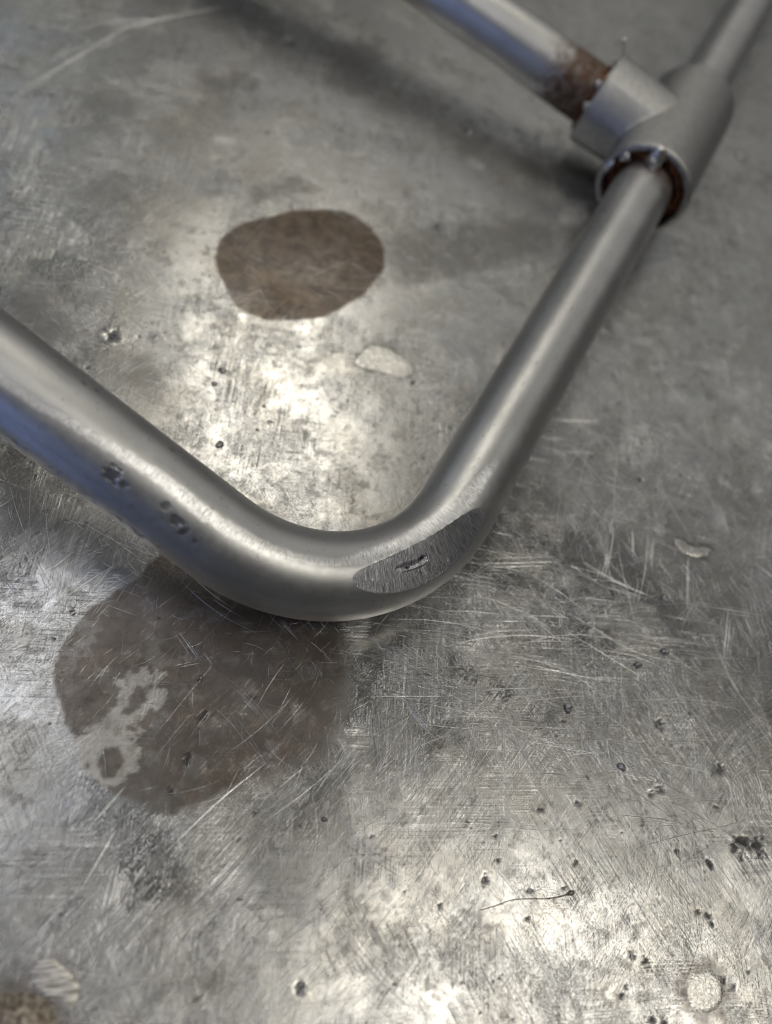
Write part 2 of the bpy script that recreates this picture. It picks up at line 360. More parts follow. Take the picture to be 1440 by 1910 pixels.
# ------------------------------------------------------------------ mesh helpers
def mesh_object(name, verts, faces, material, parent=None, smooth=True, attrs=None, in_mm=True):
    me = bpy.data.meshes.new(name)
    v = np.asarray(verts, dtype=np.float32) * (MM if in_mm else 1)
    same = isinstance(faces, np.ndarray) or len({len(q) for q in faces}) == 1
    f = np.asarray(faces) if same else None
    if same:                                        # all faces the same size: quick path
        k = f.shape[1]
        me.vertices.add(len(v)); me.vertices.foreach_set('co', v.ravel())
        me.loops.add(f.size); me.loops.foreach_set('vertex_index', f.ravel().astype(np.int32))
        me.polygons.add(len(f))
        me.polygons.foreach_set('loop_start', np.arange(0, f.size, k, dtype=np.int32))
        me.polygons.foreach_set('use_smooth', np.full(len(f), smooth))
        me.update(calc_edges=True)
    else:
        me.from_pydata(v.tolist(), [], faces)
        me.polygons.foreach_set('use_smooth', np.full(len(me.polygons), smooth))
    for key, val in (attrs or {}).items():
        a = me.attributes.new(key, 'FLOAT', 'POINT')
        a.data.foreach_set('value', np.asarray(val, dtype=np.float32).ravel())
    me.validate()
    me.materials.append(material)
    o = bpy.data.objects.new(name, me)
    col.objects.link(o)
    if parent is not None:
        o.parent = parent
    return o


def grid_faces(nu, nv, wrap_v=False):
    i = np.arange(nu - 1)[:, None]; j = np.arange(nv if wrap_v else nv - 1)[None, :]
    j2 = (j + 1) % nv
    return np.stack([i * nv + j, (i + 1) * nv + j, (i + 1) * nv + j2, i * nv + j2], -1).reshape(-1, 4)


def tag(o, label=None, category=None, group=None, kind=None):
    for k, v in (('label', label), ('category', category), ('group', group), ('kind', kind)):
        if v is not None:
            o[k] = v
    return o


# ------------------------------------------------------------------ the steel tabletop
def spaced(*runs):
    out = [runs[0][0]]
    for a, b, step in runs:
        k = max(1, int(round((b - a) / step)))
        out += list(a + (b - a) * (np.arange(k) + 1) / k)
    return np.array(out)


XS = spaced((-700, -250, 18), (-250, -225, 3), (-225, -120, 0.8), (-120, 122, 0.5), (122, 150, 3), (150, 700, 18))
YS = spaced((-600, -140, 18), (-140, -112, 3), (-112, 90, 0.45), (90, 200, 0.7), (200, 425, 1.1), (425, 460, 3), (460, 900, 18))
GX, GY = np.meshgrid(XS, YS, indexing='ij')


def relief(x, y):
    """the slow waviness of the old plate"""
    return 0.14 * fbm(x / 55, y / 55, 2) + 0.022 * fbm(x / 14 + 9, y / 14, 3) + 0.008 * fbm(x / 3.5, y / 3.5 + 5, 2)


def rounded(poly, rounds=3):
    p = np.array(poly)
    for _ in range(rounds):
        q = np.roll(p, -1, axis=0)
        p = np.stack([0.75 * p + 0.25 * q, 0.25 * p + 0.75 * q], 1).reshape(-1, 2)
    return p


wob = 2.2 * fbm(GX / 11, GY / 11, 4) + 0.5 * fbm(GX / 1.6, GY / 1.6, 3)
d1 = sdf(rounded(STAIN_OVAL), GX, GY) + 0.5 * wob
d2 = sdf(rounded(STAIN_WIDE), GX, GY) + 0.45 * wob + 2.6 * fbm(GX / 30 + 8, GY / 30, 3)
edge = 0.7 + 5.0 * sstep(-26, 12, GX)
stain = np.maximum(sstep(0.8, -1.2, d1 / edge), 0.90 * sstep(0.8, -1.2, d2 / (0.6 + 3.2 * sstep(-38, 4, GX))))
fade = np.clip(0.5 + 1.0 * fbm(GX / 26 + 3, GY / 26, 4), 0.0, 1)
stain *= 0.80 + 0.20 * fade
bare = sstep(0.5, -0.5, sdf(BARE_PATCH, GX, GY) + 1.0 * fbm(GX / 3, GY / 3, 5, 0.62) * 3.2)
isl = np.maximum(sstep(0.5, -0.5, sdf(BROWN_ISLAND, GX, GY) + 1.2 * fbm(GX / 2, GY / 2, 3)),
                 sstep(0.4, -0.4, sdf(BROWN_DROP, GX, GY) + 0.5 * fbm(GX / 2, GY / 2, 3)))
bare *= 1 - isl
stain *= 1 - 0.85 * bare
worn = sstep(0.12, 0.42, fbm(GX / 7 + 50, GY / 7, 5, 0.6))
stain *= 1 - 0.22 * worn * (d2 < 3)
grime_shade = np.zeros_like(GX)
for poly in DARK_PATCHES:
    d = sdf(poly, GX, GY)
    grime_shade = np.maximum(grime_shade, sstep(5, -5, d + 6 * fbm(GX / 9, GY / 9, 5, 0.62)) * 0.8)  # the painted branch shadow goes into the same mask as the dirt
mott = fbm(GX / 24 + 11, GY / 24 + 4, 5, 0.6)
grime_shade = np.maximum(grime_shade, 0.34 * sstep(0.05, 0.55, mott) * (0.5 + sstep(-0.4, 0.4, fbm(GX / 1.5, GY / 1.5, 3, 0.6))))
grime_shade = np.maximum(grime_shade, 0.6 * sstep(0.12, 0.45, fbm(GX / 4 + 70, GY / 4, 5, 0.68)) * sstep(-0.35, 0.25, mott))
for poly, wide, amt in ((STUB_PLAIN, 5.0, 0.55), (STUB_RUSTY, 6.0, 0.7), (STUB_STREAKED, 2.5, 0.3)):
    d = sdf(rounded(poly), GX, GY)
    stain = np.maximum(stain, amt * sstep(wide, 0.3, d + 3.0 * fbm(GX / 3, GY / 3, 4)))
d = np.minimum(sdf(rounded(PALE_FLAKE), GX, GY), sdf(rounded(CURVED_FLAKE), GX, GY))
grime_shade = np.maximum(grime_shade, 0.95 * sstep(2.0, 0.3, d + 2.6 * fbm(GX / 2.2 + 7, GY / 2.2, 3)))
tarnish = sstep(-0.05, 0.35, fbm(GX / 20 + 5, GY / 20 + 61, 4, 0.6))
def patch(k, lo, hi):
    return sstep(lo, hi, fbm(GX / 26 + 17 * k, GY / 26 - 29 * k, 4, 0.55))
rub = [np.maximum(0.8 * patch(1, 0.05, 0.35), sstep(60, 15, np.hypot(GX - 86, GY + 8) + 25 * fbm(GX / 12, GY / 12, 3))),
       0.35 + 0.65 * patch(2, -0.05, 0.3) * sstep(40, -20, GY),
       np.maximum(0.8 * patch(3, 0.0, 0.3), 0.45 * sstep(55, 10, np.hypot(GX - 38, (GY - 12) * 1.4) + 20 * fbm(GX / 9, GY / 9, 3))),
       0.3 + 0.7 * patch(4, 0.0, 0.3)]
rub = [r * (1 - 0.6 * stain) for r in rub]
dull = sstep(3, -2, sdf(DULL_PATCH, GX, GY) + 3 * fbm(GX / 6, GY / 6, 4))
pit = np.zeros_like(GX); dz = np.zeros_like(GX)
pits = [(x, y, 0.72 * r) for x, y, r in PITS]
for k in range(200):
    pits.append((rng.uniform(-110, 118), rng.uniform(-100, 120), 0.15 + 0.35 * rng.random() ** 3))
for x, y, r in pits:
    i0, i1 = np.searchsorted(XS, (x - 3 * r - 1, x + 3 * r + 1)); j0, j1 = np.searchsorted(YS, (y - 3 * r - 1, y + 3 * r + 1))
    if i1 <= i0 or j1 <= j0:
        continue
    X_ = GX[i0:i1, j0:j1]; Y_ = GY[i0:i1, j0:j1]
    dd = np.hypot((X_ - x) * rng.uniform(0.7, 1.3), (Y_ - y) * rng.uniform(0.7, 1.3)) / r + 1.7 * fbm(X_ / (1.0 * r) + x, Y_ / (1.0 * r) + y, 3, 0.6)
    pit[i0:i1, j0:j1] = np.maximum(pit[i0:i1, j0:j1], sstep(1.25, 0.6, dd) * 0.9)
    dz[i0:i1, j0:j1] -= 0.22 * r * sstep(1.4, 0.2, dd)
    dz[i0:i1, j0:j1] += 0.05 * r * np.exp(-((dd - 1.7) / 0.35) ** 2)
GZ = relief(GX, GY) + dz - 0.35
GZ -= 0.10 * stain * 0
top = mesh_object('tabletop', np.stack([GX, GY, GZ], -1).reshape(-1, 3), grid_faces(len(XS), len(YS)), M_TABLE,
                  attrs=dict(stain=stain, bare=bare, pit=pit, grime_shade=grime_shade, dull=dull, tarnish=tarnish, worn=0.11 * sstep(70, 190, GY + 25 * fbm(GX / 30, GY / 30 + 9, 3)),
                             **{'rub%d' % k: r for k, r in enumerate(rub)}))
tag(top, kind='structure')


def table_z(x, y):
    return relief(np.asarray(x, float), np.asarray(y, float)) - 0.35


# the plate's underside and edges
ex0, ex1, ey0, ey1 = XS[0], XS[-1], YS[0], YS[-1]
mesh_object('plate_underside', [(x, y, z) for z in (-12.0, -1.2) for x, y in ((ex0, ey0), (ex1, ey0), (ex1, ey1), (ex0, ey1))],
            [(3, 2, 1, 0), (0, 1, 5, 4), (1, 2, 6, 5), (2, 3, 7, 6), (3, 0, 4, 7)], M_DARK, top, smooth=False)


# scratches: thin raised burrs of metal, thousands of them, each a small roof with two slopes
def burr_mesh(name, lines, material):
    V, F = [], []
    every = np.concatenate([np.asarray(q[0], float) for q in lines])
    heights = table_z(every[:, 0], every[:, 1]); at = 0
    for pts, w, h in lines:
        p = np.asarray(pts, float)
        n = len(p)
        d = np.gradient(p, axis=0)
        d /= np.linalg.norm(d, axis=1)[:, None] + 1e-9
        s = np.stack([-d[:, 1], d[:, 0]], 1)
        taper = np.sin(np.linspace(0.08, math.pi - 0.08, n)) ** 0.6
        z = heights[at:at + n]; at += n
        a = p + s * (w * taper / 2)[:, None]; b = p - s * (w * taper / 2)[:, None]
        b0 = len(V)
        for k in range(n):
            V += [(a[k, 0], a[k, 1], z[k] - 0.012), (p[k, 0], p[k, 1], z[k] + h * taper[k]), (b[k, 0], b[k, 1], z[k] - 0.012)]
        for k in range(n - 1):
            q = b0 + 3 * k
            F += [(q, q + 1, q + 4, q + 3), (q + 1, q + 2, q + 5, q + 4)]
    o = mesh_object(name, V, np.array(F), material, top, smooth=False)
    tag(o, kind='stuff')
    return o


def resample(pts, step):
    p = np.asarray(pts, float)
    seg = np.r_[0, np.cumsum(np.linalg.norm(np.diff(p, axis=0), axis=1))]
    k = max(3, int(seg[-1] / step) + 2)
    t = np.linspace(0, seg[-1], k)
    out = np.stack([np.interp(t, seg, p[:, 0]), np.interp(t, seg, p[:, 1])], 1)
    if len(p) > 2:                                         # soften the corners
        for _ in range(3):
            out[1:-1] = 0.25 * out[:-2] + 0.5 * out[1:-1] + 0.25 * out[2:]
    return out


def random_scratch(cx, cy, ang, length, bend):
    n = 5 if length > 5 else 4
    t = np.linspace(-0.5, 0.5, n) * length
    x = t; y = bend * length * ((t / length) ** 2) * 4
    c, s = math.cos(ang), math.sin(ang)
    return np.stack([cx + c * x - s * y, cy + s * x + c * y], 1)


bright, dark = [], []
for L in BRIGHT_LINES:
    p = resample(L, 2.5)
    p += np.cumsum(rng.normal(0, 0.03, p.shape), axis=0)
    bright.append((p, rng.uniform(0.16, 0.32), rng.uniform(0.03, 0.065)))
    for k in range(rng.integers(4, 10)):                    # companions of the same stroke
        off = rng.normal(0, 1.1, 2); lo, hi = sorted(rng.choice(len(p), 2, replace=False))
        if hi - lo > 1:
            bright.append((p[lo:hi + 1] + off, rng.uniform(0.08, 0.20), rng.uniform(0.016, 0.05)))
for L in DARK_LINES:
    p = resample(L, 2.5)
    p += np.cumsum(rng.normal(0, 0.03, p.shape), axis=0)
    dark.append((p, rng.uniform(0.25, 0.4), 0.01))
# clusters of parallel strokes, as a grinder or a dragged part leaves them
for k in range(1700):
    cx, cy = rng.uniform(-115, 118), rng.uniform(-102, 150)
    r = rng.random()
    if cx > 40 and cy < 60:
        ang = rng.choice([-0.62, -0.55, 2.0, 0.9]) + rng.normal(0, 0.10)
    elif cy < -20:
        ang = rng.choice([1.25, 1.35, 1.9, 0.75]) + rng.normal(0, 0.12)
    else:
        ang = rng.choice([0.35, 1.35, -0.2, 2.4]) + rng.normal(0, 0.2)
    sp = rng.uniform(1.5, 7)
    bend = rng.normal(0, 0.05)
    m = int(rng.integers(4, 16))
    for q in range(m):
        ox, oy = rng.normal(0, sp, 2)
        ln = rng.uniform(2, 13) * (0.6 if q else 1.3)
        line = random_scratch(cx + ox, cy + oy, ang + rng.normal(0, 0.05), ln, bend)
        (bright if rng.random() < 0.66 else dark).append((line, rng.uniform(0.05, 0.15), rng.uniform(0.010, 0.030)))
for k in range(150):                                       # grinder swirls: runs of concentric arcs
    cx, cy = rng.uniform(-90, 125), rng.uniform(-105, 95)
    R0 = rng.uniform(18, 60); a0 = rng.uniform(0, 2 * math.pi)
    ox, oy = cx - R0 * math.cos(a0), cy - R0 * math.sin(a0)
    for q in range(int(rng.integers(5, 22))):
        r = R0 + rng.normal(0, 2.2); am = a0 + rng.normal(0, 0.10); half = rng.uniform(0.05, 0.32)
        a = np.linspace(am - half, am + half, max(4, int(half * 2 * r / 2.0)))
        line = np.stack([ox + r * np.cos(a), oy + r * np.sin(a)], 1)
        (bright if rng.random() < 0.7 else dark).append((line, rng.uniform(0.05, 0.14), rng.uniform(0.010, 0.032)))
for k in range(260):                                       # single long drags
    line = random_scratch(rng.uniform(-110, 118), rng.uniform(-102, 120), rng.uniform(0, math.pi), rng.uniform(12, 38), rng.normal(0, 0.04))
    line = resample(line, 3.0); line += np.cumsum(rng.normal(0, 0.04, line.shape), axis=0)
    (bright if rng.random() < 0.6 else dark).append((line, rng.uniform(0.08, 0.17), rng.uniform(0.012, 0.03)))
for k in range(520):                                       # drags across the near left of the plate
    line = random_scratch(rng.uniform(-60, 35), rng.uniform(-108, -22), math.radians(rng.choice([73, 88, 60]) + rng.normal(0, 6)), rng.uniform(5, 26), rng.normal(0, 0.02))
    line = resample(line, 3.0); line += np.cumsum(rng.normal(0, 0.03, line.shape), axis=0)
    (bright if rng.random() < 0.62 else dark).append((line, rng.uniform(0.06, 0.17), rng.uniform(0.012, 0.04)))
for k in range(380):                                       # and level with the bend, to its right
    line = random_scratch(rng.uniform(5, 95), rng.uniform(-18, 40), math.radians(rng.choice([22, 14, -8]) + rng.normal(0, 4)), rng.uniform(6, 34), rng.normal(-0.03, 0.03))
    (bright if rng.random() < 0.78 else dark).append((line, rng.uniform(0.07, 0.22), rng.uniform(0.018, 0.06)))
for k in range(5000):
    line = random_scratch(rng.uniform(-150, 118), rng.uniform(-102, 260), rng.uniform(0, math.pi), rng.uniform(1, 7), rng.normal(0, 0.03))
    (bright if rng.random() < 0.6 else dark).append((line, rng.uniform(0.03, 0.09), rng.uniform(0.008, 0.02)))
def spare_the_film(lines):
    """the brown films lie over most of the old scratches"""
    c = np.array([q[0][len(q[0]) // 2] for q in lines])
    under = np.where(sdf(rounded(STAIN_OVAL), c[:, 0], c[:, 1]) < 0, 0.88, np.where(sdf(rounded(STAIN_WIDE), c[:, 0], c[:, 1]) < -1, 0.55, 0.0))
    keep = rng.random(len(lines)) >= under
    return [q for q, k in zip(lines, keep) if k]


bright, dark = spare_the_film(bright), spare_the_film(dark)
burr_mesh('bright_scratching', bright, M_BRIGHT)
burr_mesh('dark_scratching', [(p, w, 0.006) for p, w, h in dark], M_DARK)


# beads of weld spatter fused to the plate
def bead(x, y, r, name='spatter_bead', material=M_BEAD):
    nr, na = 5, 12
    V = [(0, 0, 0.62 * r)]; F = []
    for i in range(1, nr + 1):
        for j in range(na):
            a = 2 * math.pi * j / na
            rr = r * i / nr * (1 + 0.16 * math.sin(2 * a + x) + 0.10 * math.sin(3 * a + y))
            zz = 0.62 * r * math.sqrt(max(0, 1 - (i / nr) ** 2.4)) * (1 + 0.2 * math.sin(a * 2 + y))
            V.append((rr * math.cos(a), rr * math.sin(a), zz - (0.15 if i == nr else 0)))
    for j in range(na):
        F.append((0, 1 + j, 1 + (j + 1) % na))
    for i in range(nr - 1):
        for j in range(na):
            a = 1 + i * na; b = a + na
            F.append((a + j, b + j, b + (j + 1) % na, a + (j + 1) % na))
    o = mesh_object(name, V, F, material, top)
    o.location = (x * MM, y * MM, float(table_z(x, y)) * MM)
    return o


for x, y, r in BEADS:
    bead(x, y, r * 0.62)


# remains of tack welds, ground nearly flush
def stub(poly, height, material, crown=0.0, name='weld_stub'):
    p = resample(list(poly) + [poly[0]], 0.8)[:-1]
    c = p.mean(axis=0)
    n = len(p)
    rings = [(1.20, -0.06), (1.08, 0.25 * height), (0.98, 0.72 * height), (0.86, height), (0.6, height + 0.7 * crown), (0.3, height + crown)]
    V = []; F = []
    for s, z in rings:
        for q in p:
            w = c + (q - c) * (s + 0.03 * float(gnoise(np.array(q[0] * 0.9 + 3 * s), np.array(q[1] * 0.9))))
            V.append((w[0], w[1], float(table_z(*w)) + z + 0.05 * float(gnoise(np.array(w[0] * 1.4), np.array(w[1] * 1.4)))))
    V.append((c[0], c[1], float(table_z(*c)) + height + crown))
    for i in range(len(rings) - 1):
        for j in range(n):
            a, b = i * n, (i + 1) * n
            F.append((a + j, a + (j + 1) % n, b + (j + 1) % n, b + j))
    b = (len(rings) - 1) * n
    for j in range(n):
        F.append((b + j, b + (j + 1) % n, len(V) - 1))
    return mesh_object(name, V, F, material, top)


tag(stub(STUB_PLAIN, 0.16, M_STUB), label='pale oval weld stub ground flat')
tag(stub(STUB_STREAKED, 0.25, M_STREAK), label='pale weld stub with parallel grinding streaks')
tag(stub(STUB_RUSTY, 0.7, M_RUSTSTUB, 0.9), label='brown rounded weld stub')
tag(stub(CURVED_FLAKE, 0.12, M_STUB, name='spatter_flake'), label='thin curved flake of spatter with dirty edges')
tag(stub(PALE_FLAKE, 0.10, M_STUB, name='spatter_flake'), label='flat pale flake of spatter')

# a thin curled sliver lying on the plate
p = resample(SLIVER, 0.8)
V, F = [], []
for k, (x, y) in enumerate(p):
    rad = 0.10 + 0.10 * (k / len(p)) ** 3 + (0.28 if k >= len(p) - 2 else 0)
    z0 = float(table_z(x, y)) + rad + 0.02
    d = p[min(k + 1, len(p) - 1)] - p[max(k - 1, 0)]; d /= np.linalg.norm(d)
    for a in range(6):
        c_, s_ = math.cos(a * math.pi / 3), math.sin(a * math.pi / 3)
        V.append((x - d[1] * rad * c_, y + d[0] * rad * c_, z0 + rad * s_))
F = grid_faces(len(p), 6, True).tolist() + [tuple(range(6)), tuple(range(len(V) - 1, len(V) - 7, -1))]
sl = mesh_object('metal_sliver', V, F, weld_material('sliver_metal', (0.16, 0.14, 0.12), (0.36, 0.33, 0.29), 0.9, 0.4))
tag(sl, 'thin curved brownish sliver of metal lying loose on the scratched tabletop', 'sliver')

# ------------------------------------------------------------------ the welded tube frame
O = np.array((2.2, -12.08, 9.06))                          # where the two straight axes would meet
U = np.array((0.1231, 0.9918, 0.0354)); U /= np.linalg.norm(U)
Vd = np.array((-0.9503, 0.1076, 0.2922)); Vd -= (Vd @ U) * U; Vd /= np.linalg.norm(Vd)
RB, RT = 45.0, 10.65                                       # bend radius and tube radius
NRM = np.cross(U, Vd); NRM = NRM if NRM[2] > 0 else -NRM
CTR = O + RB * (U + Vd)
ARC = RB * math.pi / 2
TEE = O + 230 * U
BD = np.array((-0.98487, 0.12966, 0.115)); BD -= (BD @ U) * U; BD /= np.linalg.norm(BD)
UPZ = np.cross(BD, U); UPZ = UPZ if UPZ[2] > 0 else -UPZ
R_RUN, R_BR = 17.2, 16.4
NEAR, FAR, BRL = 30.0, 31.0, 33.5

frame = bpy.data.objects.new('welded_tube_frame', None)
col.objects.link(frame)
frame.empty_display_size = 0.02
tag(frame, 'grey satin steel tube frame with bent corner and welded tee, lying on the tabletop', 'tube frame')


def bent_path(t):
    t = np.asarray(t, float)[:, None]
    a = np.clip(t / RB, 0, math.pi / 2)
    arc = CTR - RB * (np.cos(a) * U + np.sin(a) * Vd)
    c = np.where(t < 0, arc - t * Vd, np.where(t > ARC, arc + (t - ARC) * U, arc))
    d = np.sin(a) * U - np.cos(a) * Vd
    o = -(np.cos(a) * U + np.sin(a) * Vd)                  # away from the bend's centre
    return c, d, o


def smooth_max(*a):
    return np.max(np.stack(a), axis=0)


def bent_tube():
    t_end = ARC + 205 - RB - 0.5
    ts = spaced((-135, -58, 2.5), (-58, 24, 0.35), (24, 76, 0.22), (76, 100, 0.6), (100, t_end - 12, 1.5), (t_end - 12, t_end, 0.8))
    ns = 300
    th = np.arange(ns) * 2 * math.pi / ns
    c, d, o = bent_path(ts)
    n = np.cos(th)[None, :, None] * o[:, None, :] + np.sin(th)[None, :, None] * NRM
    TT, AA = np.meshgrid(ts, np.degrees(th), indexing='ij')
    RA = np.radians(AA) * RT
    # slight unevenness of hand-bent, blasted tube
    rr = RT * (1 + 0.0015 * fbm(TT / 14, RA / 9, 3))
    # knocks along the leg
    mark = np.zeros_like(TT); dent = np.zeros_like(TT)
    for (t0, a0, s, depth, m) in ((-24.5, 55, 2.0, 0.18, 0.75), (-21.5, 52, 1.1, 0.1, 0.7), (-9, 57, 1.5, 0.14, 0.7), (-6.5, 52, 1.2, 0.1, 0.9),
                                  (-12.5, 62, 1.2, 0.08, 0.6), (-3.5, 50, 0.8, 0.06, 0.6), (-19, 125, 0.8, 0.06, 0.6), (-38, 128, 0.7, 0.05, 0.7), (-41, 124, 0.6, 0.05, 0.6)):
        q = np.hypot(TT - t0, RA - math.radians(a0) * RT) / s + 0.9 * fbm(TT * 0.6 + a0, RA * 0.8 + t0, 4, 0.55)
        g = sstep(1.0, 0.62, q)
        rr -= depth * g
        mark = np.maximum(mark, 0.95 * m * g)
    # a row of nicks low on the leg
    low = sstep(9, 2, np.abs(AA - (8 + 6 * gnoise(TT / 9, TT * 0)))) * (TT < -8)
    nick = sstep(0.12, 0.42, fbm(TT / 1.7 + 5, RA / 1.1, 3)) * low
    rr -= 0.32 * nick
    mark = np.maximum(mark, 0.25 * nick)
    tiny = sstep(0.50, 0.62, fbm(TT / 1.1, RA / 1.1 + 31, 2))
    mark = np.maximum(mark, 0.5 * tiny)
    # where the tube was rubbed with coarse paper
    crest = np.interp(ts, (-58, -50, -40, -29, -17, -5, 4, 22, 36, 54, 71, 84, 90), (64, 66, 71, 77, 84, 82, 86, 92, 104, 112, 101, 93, 90))[:, None]
    width = np.interp(ts, (-60, -40, -10, 5, 25, 40, 70, 80, 86), (5, 5, 8, 8, 6, 13, 12, 8, 2))[:, None]
    gain = np.interp(ts, (-70, -45, -12, 5, 20, 32, 78, 86), (0.3, 0.5, 0.8, 0.6, 0.45, 1, 1, 0))[:, None]
    ragged = 3.5 * fbm(TT / 2.2, AA / 40, 3)
    scuff = gain * sstep(1.25, 0.45, np.abs(AA - crest + ragged) / width)
    P = c[:, None, :] + rr[:, :, None] * n
    # the flat ground onto the outside of the bend
    c0, _, o0 = bent_path([49.5])
    a0 = math.radians(74)
    fn = math.cos(a0) * o0[0] + math.sin(a0) * NRM
    fp = c0[0] + (RT - 1.28) * fn
    h = (P - fp) @ fn
    ring = np.abs(TT - 50) < 28
    cut = (h + 0.10 * fbm(TT / 1.6, RA / 3.0, 3) > 0) & ring   # ragged border
    # local axes on the flat: e1 along the tube, e2 across it
    e1 = np.cross(fn, np.cross(np.asarray(bent_path([49.5])[1][0]), fn)); e1 /= np.linalg.norm(e1)
    e2 = np.cross(fn, e1)
    q1 = (P - fp) @ e1; q2 = (P - fp) @ e2
    P = P - np.where(cut, np.where(h > 0, 0.95 * h, h), 0)[:, :, None] * fn    # nearly flat
    # torn pinhole where the wall was ground through
    x0 = np.array((-1.32, 3.72, 22.3)); x1 = np.array((5.72, 11.25, 20.56))
    A = np.array(((x0 - fp) @ e1, (x0 - fp) @ e2)); B = np.array(((x1 - fp) @ e1, (x1 - fp) @ e2))
    L = np.linalg.norm(B - A); k1 = (B - A) / L; k2 = np.array((-k1[1], k1[0]))
    s = (q1 - A[0]) * k1[0] + (q2 - A[1]) * k1[1]; w = (q1 - A[0]) * k2[0] + (q2 - A[1]) * k2[1]
    side = 1.0 if ((x0 + np.array((0, 0, -1.0)) - x0) @ e1 * k2[0] + (x0 + np.array((0, 0, -1.0)) - x0) @ e2 * k2[1]) > 0 else -1.0
    w = w * side                                           # positive towards the lower lip
    wn = w + 0.35 * fbm(s / 1.3, w / 1.3, 3)
    tear = sstep(1.0, 0.55, np.hypot((s - L * 0.52) / (L * 0.52), (wn - 0.45) / 0.95))
    depth = 0.55 * tear * sstep(-0.4, 1.1, wn)
    hole = np.maximum(sstep(1.2, 0.6, np.hypot((s - 0.82 * L) / 0.95, (wn + 0.15) / 0.42) + 0.5 * fbm(s * 1.2, w * 1.2, 2)),
                      sstep(1.2, 0.6, np.hypot((s - 0.42 * L) / 0.75, (wn - 1.05) / 0.36) + 0.5 * fbm(s * 1.3 + 4, w * 1.3, 2)))
    lip = np.exp(-((wn - 1.5 + 0.03 * (s - 5) ** 2) / 0.16) ** 2) * sstep(1.5, 4, s) * sstep(L + 0.8, L - 1.2, s)
    move = np.where(cut, -depth - 2.2 * hole + 0.20 * lip, 0)
    P = P + move[:, :, None] * fn
    dent = np.where(cut, np.clip(hole + 0.35 * tear * sstep(0.2, -0.4, wn - 0.5), 0, 1), 0)
    rust = sstep(t_end - 17, t_end - 5, TT + 2.5 * fbm(TT / 4, RA / 4, 3)) * 0.9
    along = TT; around = RA
    V = P.reshape(-1, 3)
    F = grid_faces(len(ts), ns, True)
    infacet = cut.reshape(-1)
    fm = infacet[F].all(axis=1)
    attrs = dict(along=along, around=around, scuff=scuff, rust=rust, mark=mark, dent=dent)
    # closing discs at both hidden ends
    o1 = mesh_object('bent_tube', V, F[~fm][:, ::-1], M_TUBE, frame, attrs=attrs)
    used, inv = np.unique(F[fm], return_inverse=True)
    o2 = mesh_object('ground_flat', V[used], inv.reshape(-1, 4)[:, ::-1], M_FACET, o1,
                     attrs={k: np.asarray(v).reshape(-1)[used] for k, v in attrs.items()})
    tag(o2, label='dark flat ground onto the bend with a small torn hole')
    return o1


bt = bent_tube()


def straight_tube(name, start, axis, length, rust_len, seed):
    zz = np.array((0, 0, 1.0)); e2 = zz - (zz @ axis) * axis; e2 /= np.linalg.norm(e2); e1 = np.cross(e2, axis)
    ts = spaced((0, 25, 0.5), (25, length, 2.5)); ns = 128
    th = np.arange(ns) * 2 * math.pi / ns
    TT, AA = np.meshgrid(ts, th, indexing='ij')
    n = np.cos(AA)[:, :, None] * e1 + np.sin(AA)[:, :, None] * e2
    rr = RT * (1 + 0.0015 * fbm(TT / 14 + seed, AA * RT / 9, 3))
    P = start + TT[:, :, None] * axis + rr[:, :, None] * n
    nz = 5 * fbm(TT / 5 + seed, AA * RT / 5, 4)
    rust = sstep(rust_len, rust_len * 0.3, TT + nz) if rust_len > 0 else np.zeros_like(TT)
    z = np.zeros_like(TT)
    V = np.concatenate([P.reshape(-1, 3), [start + length * axis]])
    F = grid_faces(len(ts), ns, True)
    pad = lambda a: np.append(np.asarray(a).reshape(-1), 0)
    return mesh_object(name, V, F[:, ::-1], M_TUBE, frame, attrs=dict(along=pad(TT), around=pad(AA * RT), scuff=pad(z), rust=pad(rust), mark=pad(z), dent=pad(z)))


branch = straight_tube('branch_tube', TEE + (BRL - 6) * BD, BD, 230, 44, 3.0)
straight_tube('run_tube', TEE + (FAR - 6) * U, U, 260, 0, 8.0)


# ---- the tee fitting: two turned barrels melted into one casting
def turned(profile, origin, axis, ns=96, shape=None, frame_axes=None):
    if frame_axes is None:
        e1 = np.cross(axis, np.array((0.3, 0.2, 0.93))); e1 /= np.linalg.norm(e1); e2 = np.cross(axis, e1)
    else:
        e1, e2 = frame_axes
        if np.cross(e1, e2) @ axis < 0:
            profile = profile[::-1]
    V = []; F = []
    for x, r in profile:
        for k in range(ns):
            a = 2 * math.pi * k / ns
            r_ = r * shape(a) if shape and r > 14 else r
            V.append(origin + x * axis + r_ * (math.cos(a) * e1 + math.sin(a) * e2))
    m = len(profile)
    for i in range(m - 1):
        for k in range(ns):
            F.append((i * ns + k, i * ns + (k + 1) % ns, (i + 1) * ns + (k + 1) % ns, (i + 1) * ns + k))
    V.append(origin + profile[0][0] * axis); V.append(origin + profile[-1][0] * axis)
    for k in range(ns):
        F.append((len(V) - 2, (k + 1) % ns, k)); F.append((len(V) - 1, (m - 1) * ns + k, (m - 1) * ns + (k + 1) % ns))
    return V, F


def eight_sided(a):
    """the branch's collar is faintly eight-sided with worn corners"""
    q = (a - math.radians(237) + math.pi / 8) % (math.pi / 4) - math.pi / 8
    flat = 1.035 * math.cos(math.pi / 8) / math.cos(math.pi / 8 - abs(q))
    return 0.55 + 0.45 * min(flat, 1.03)


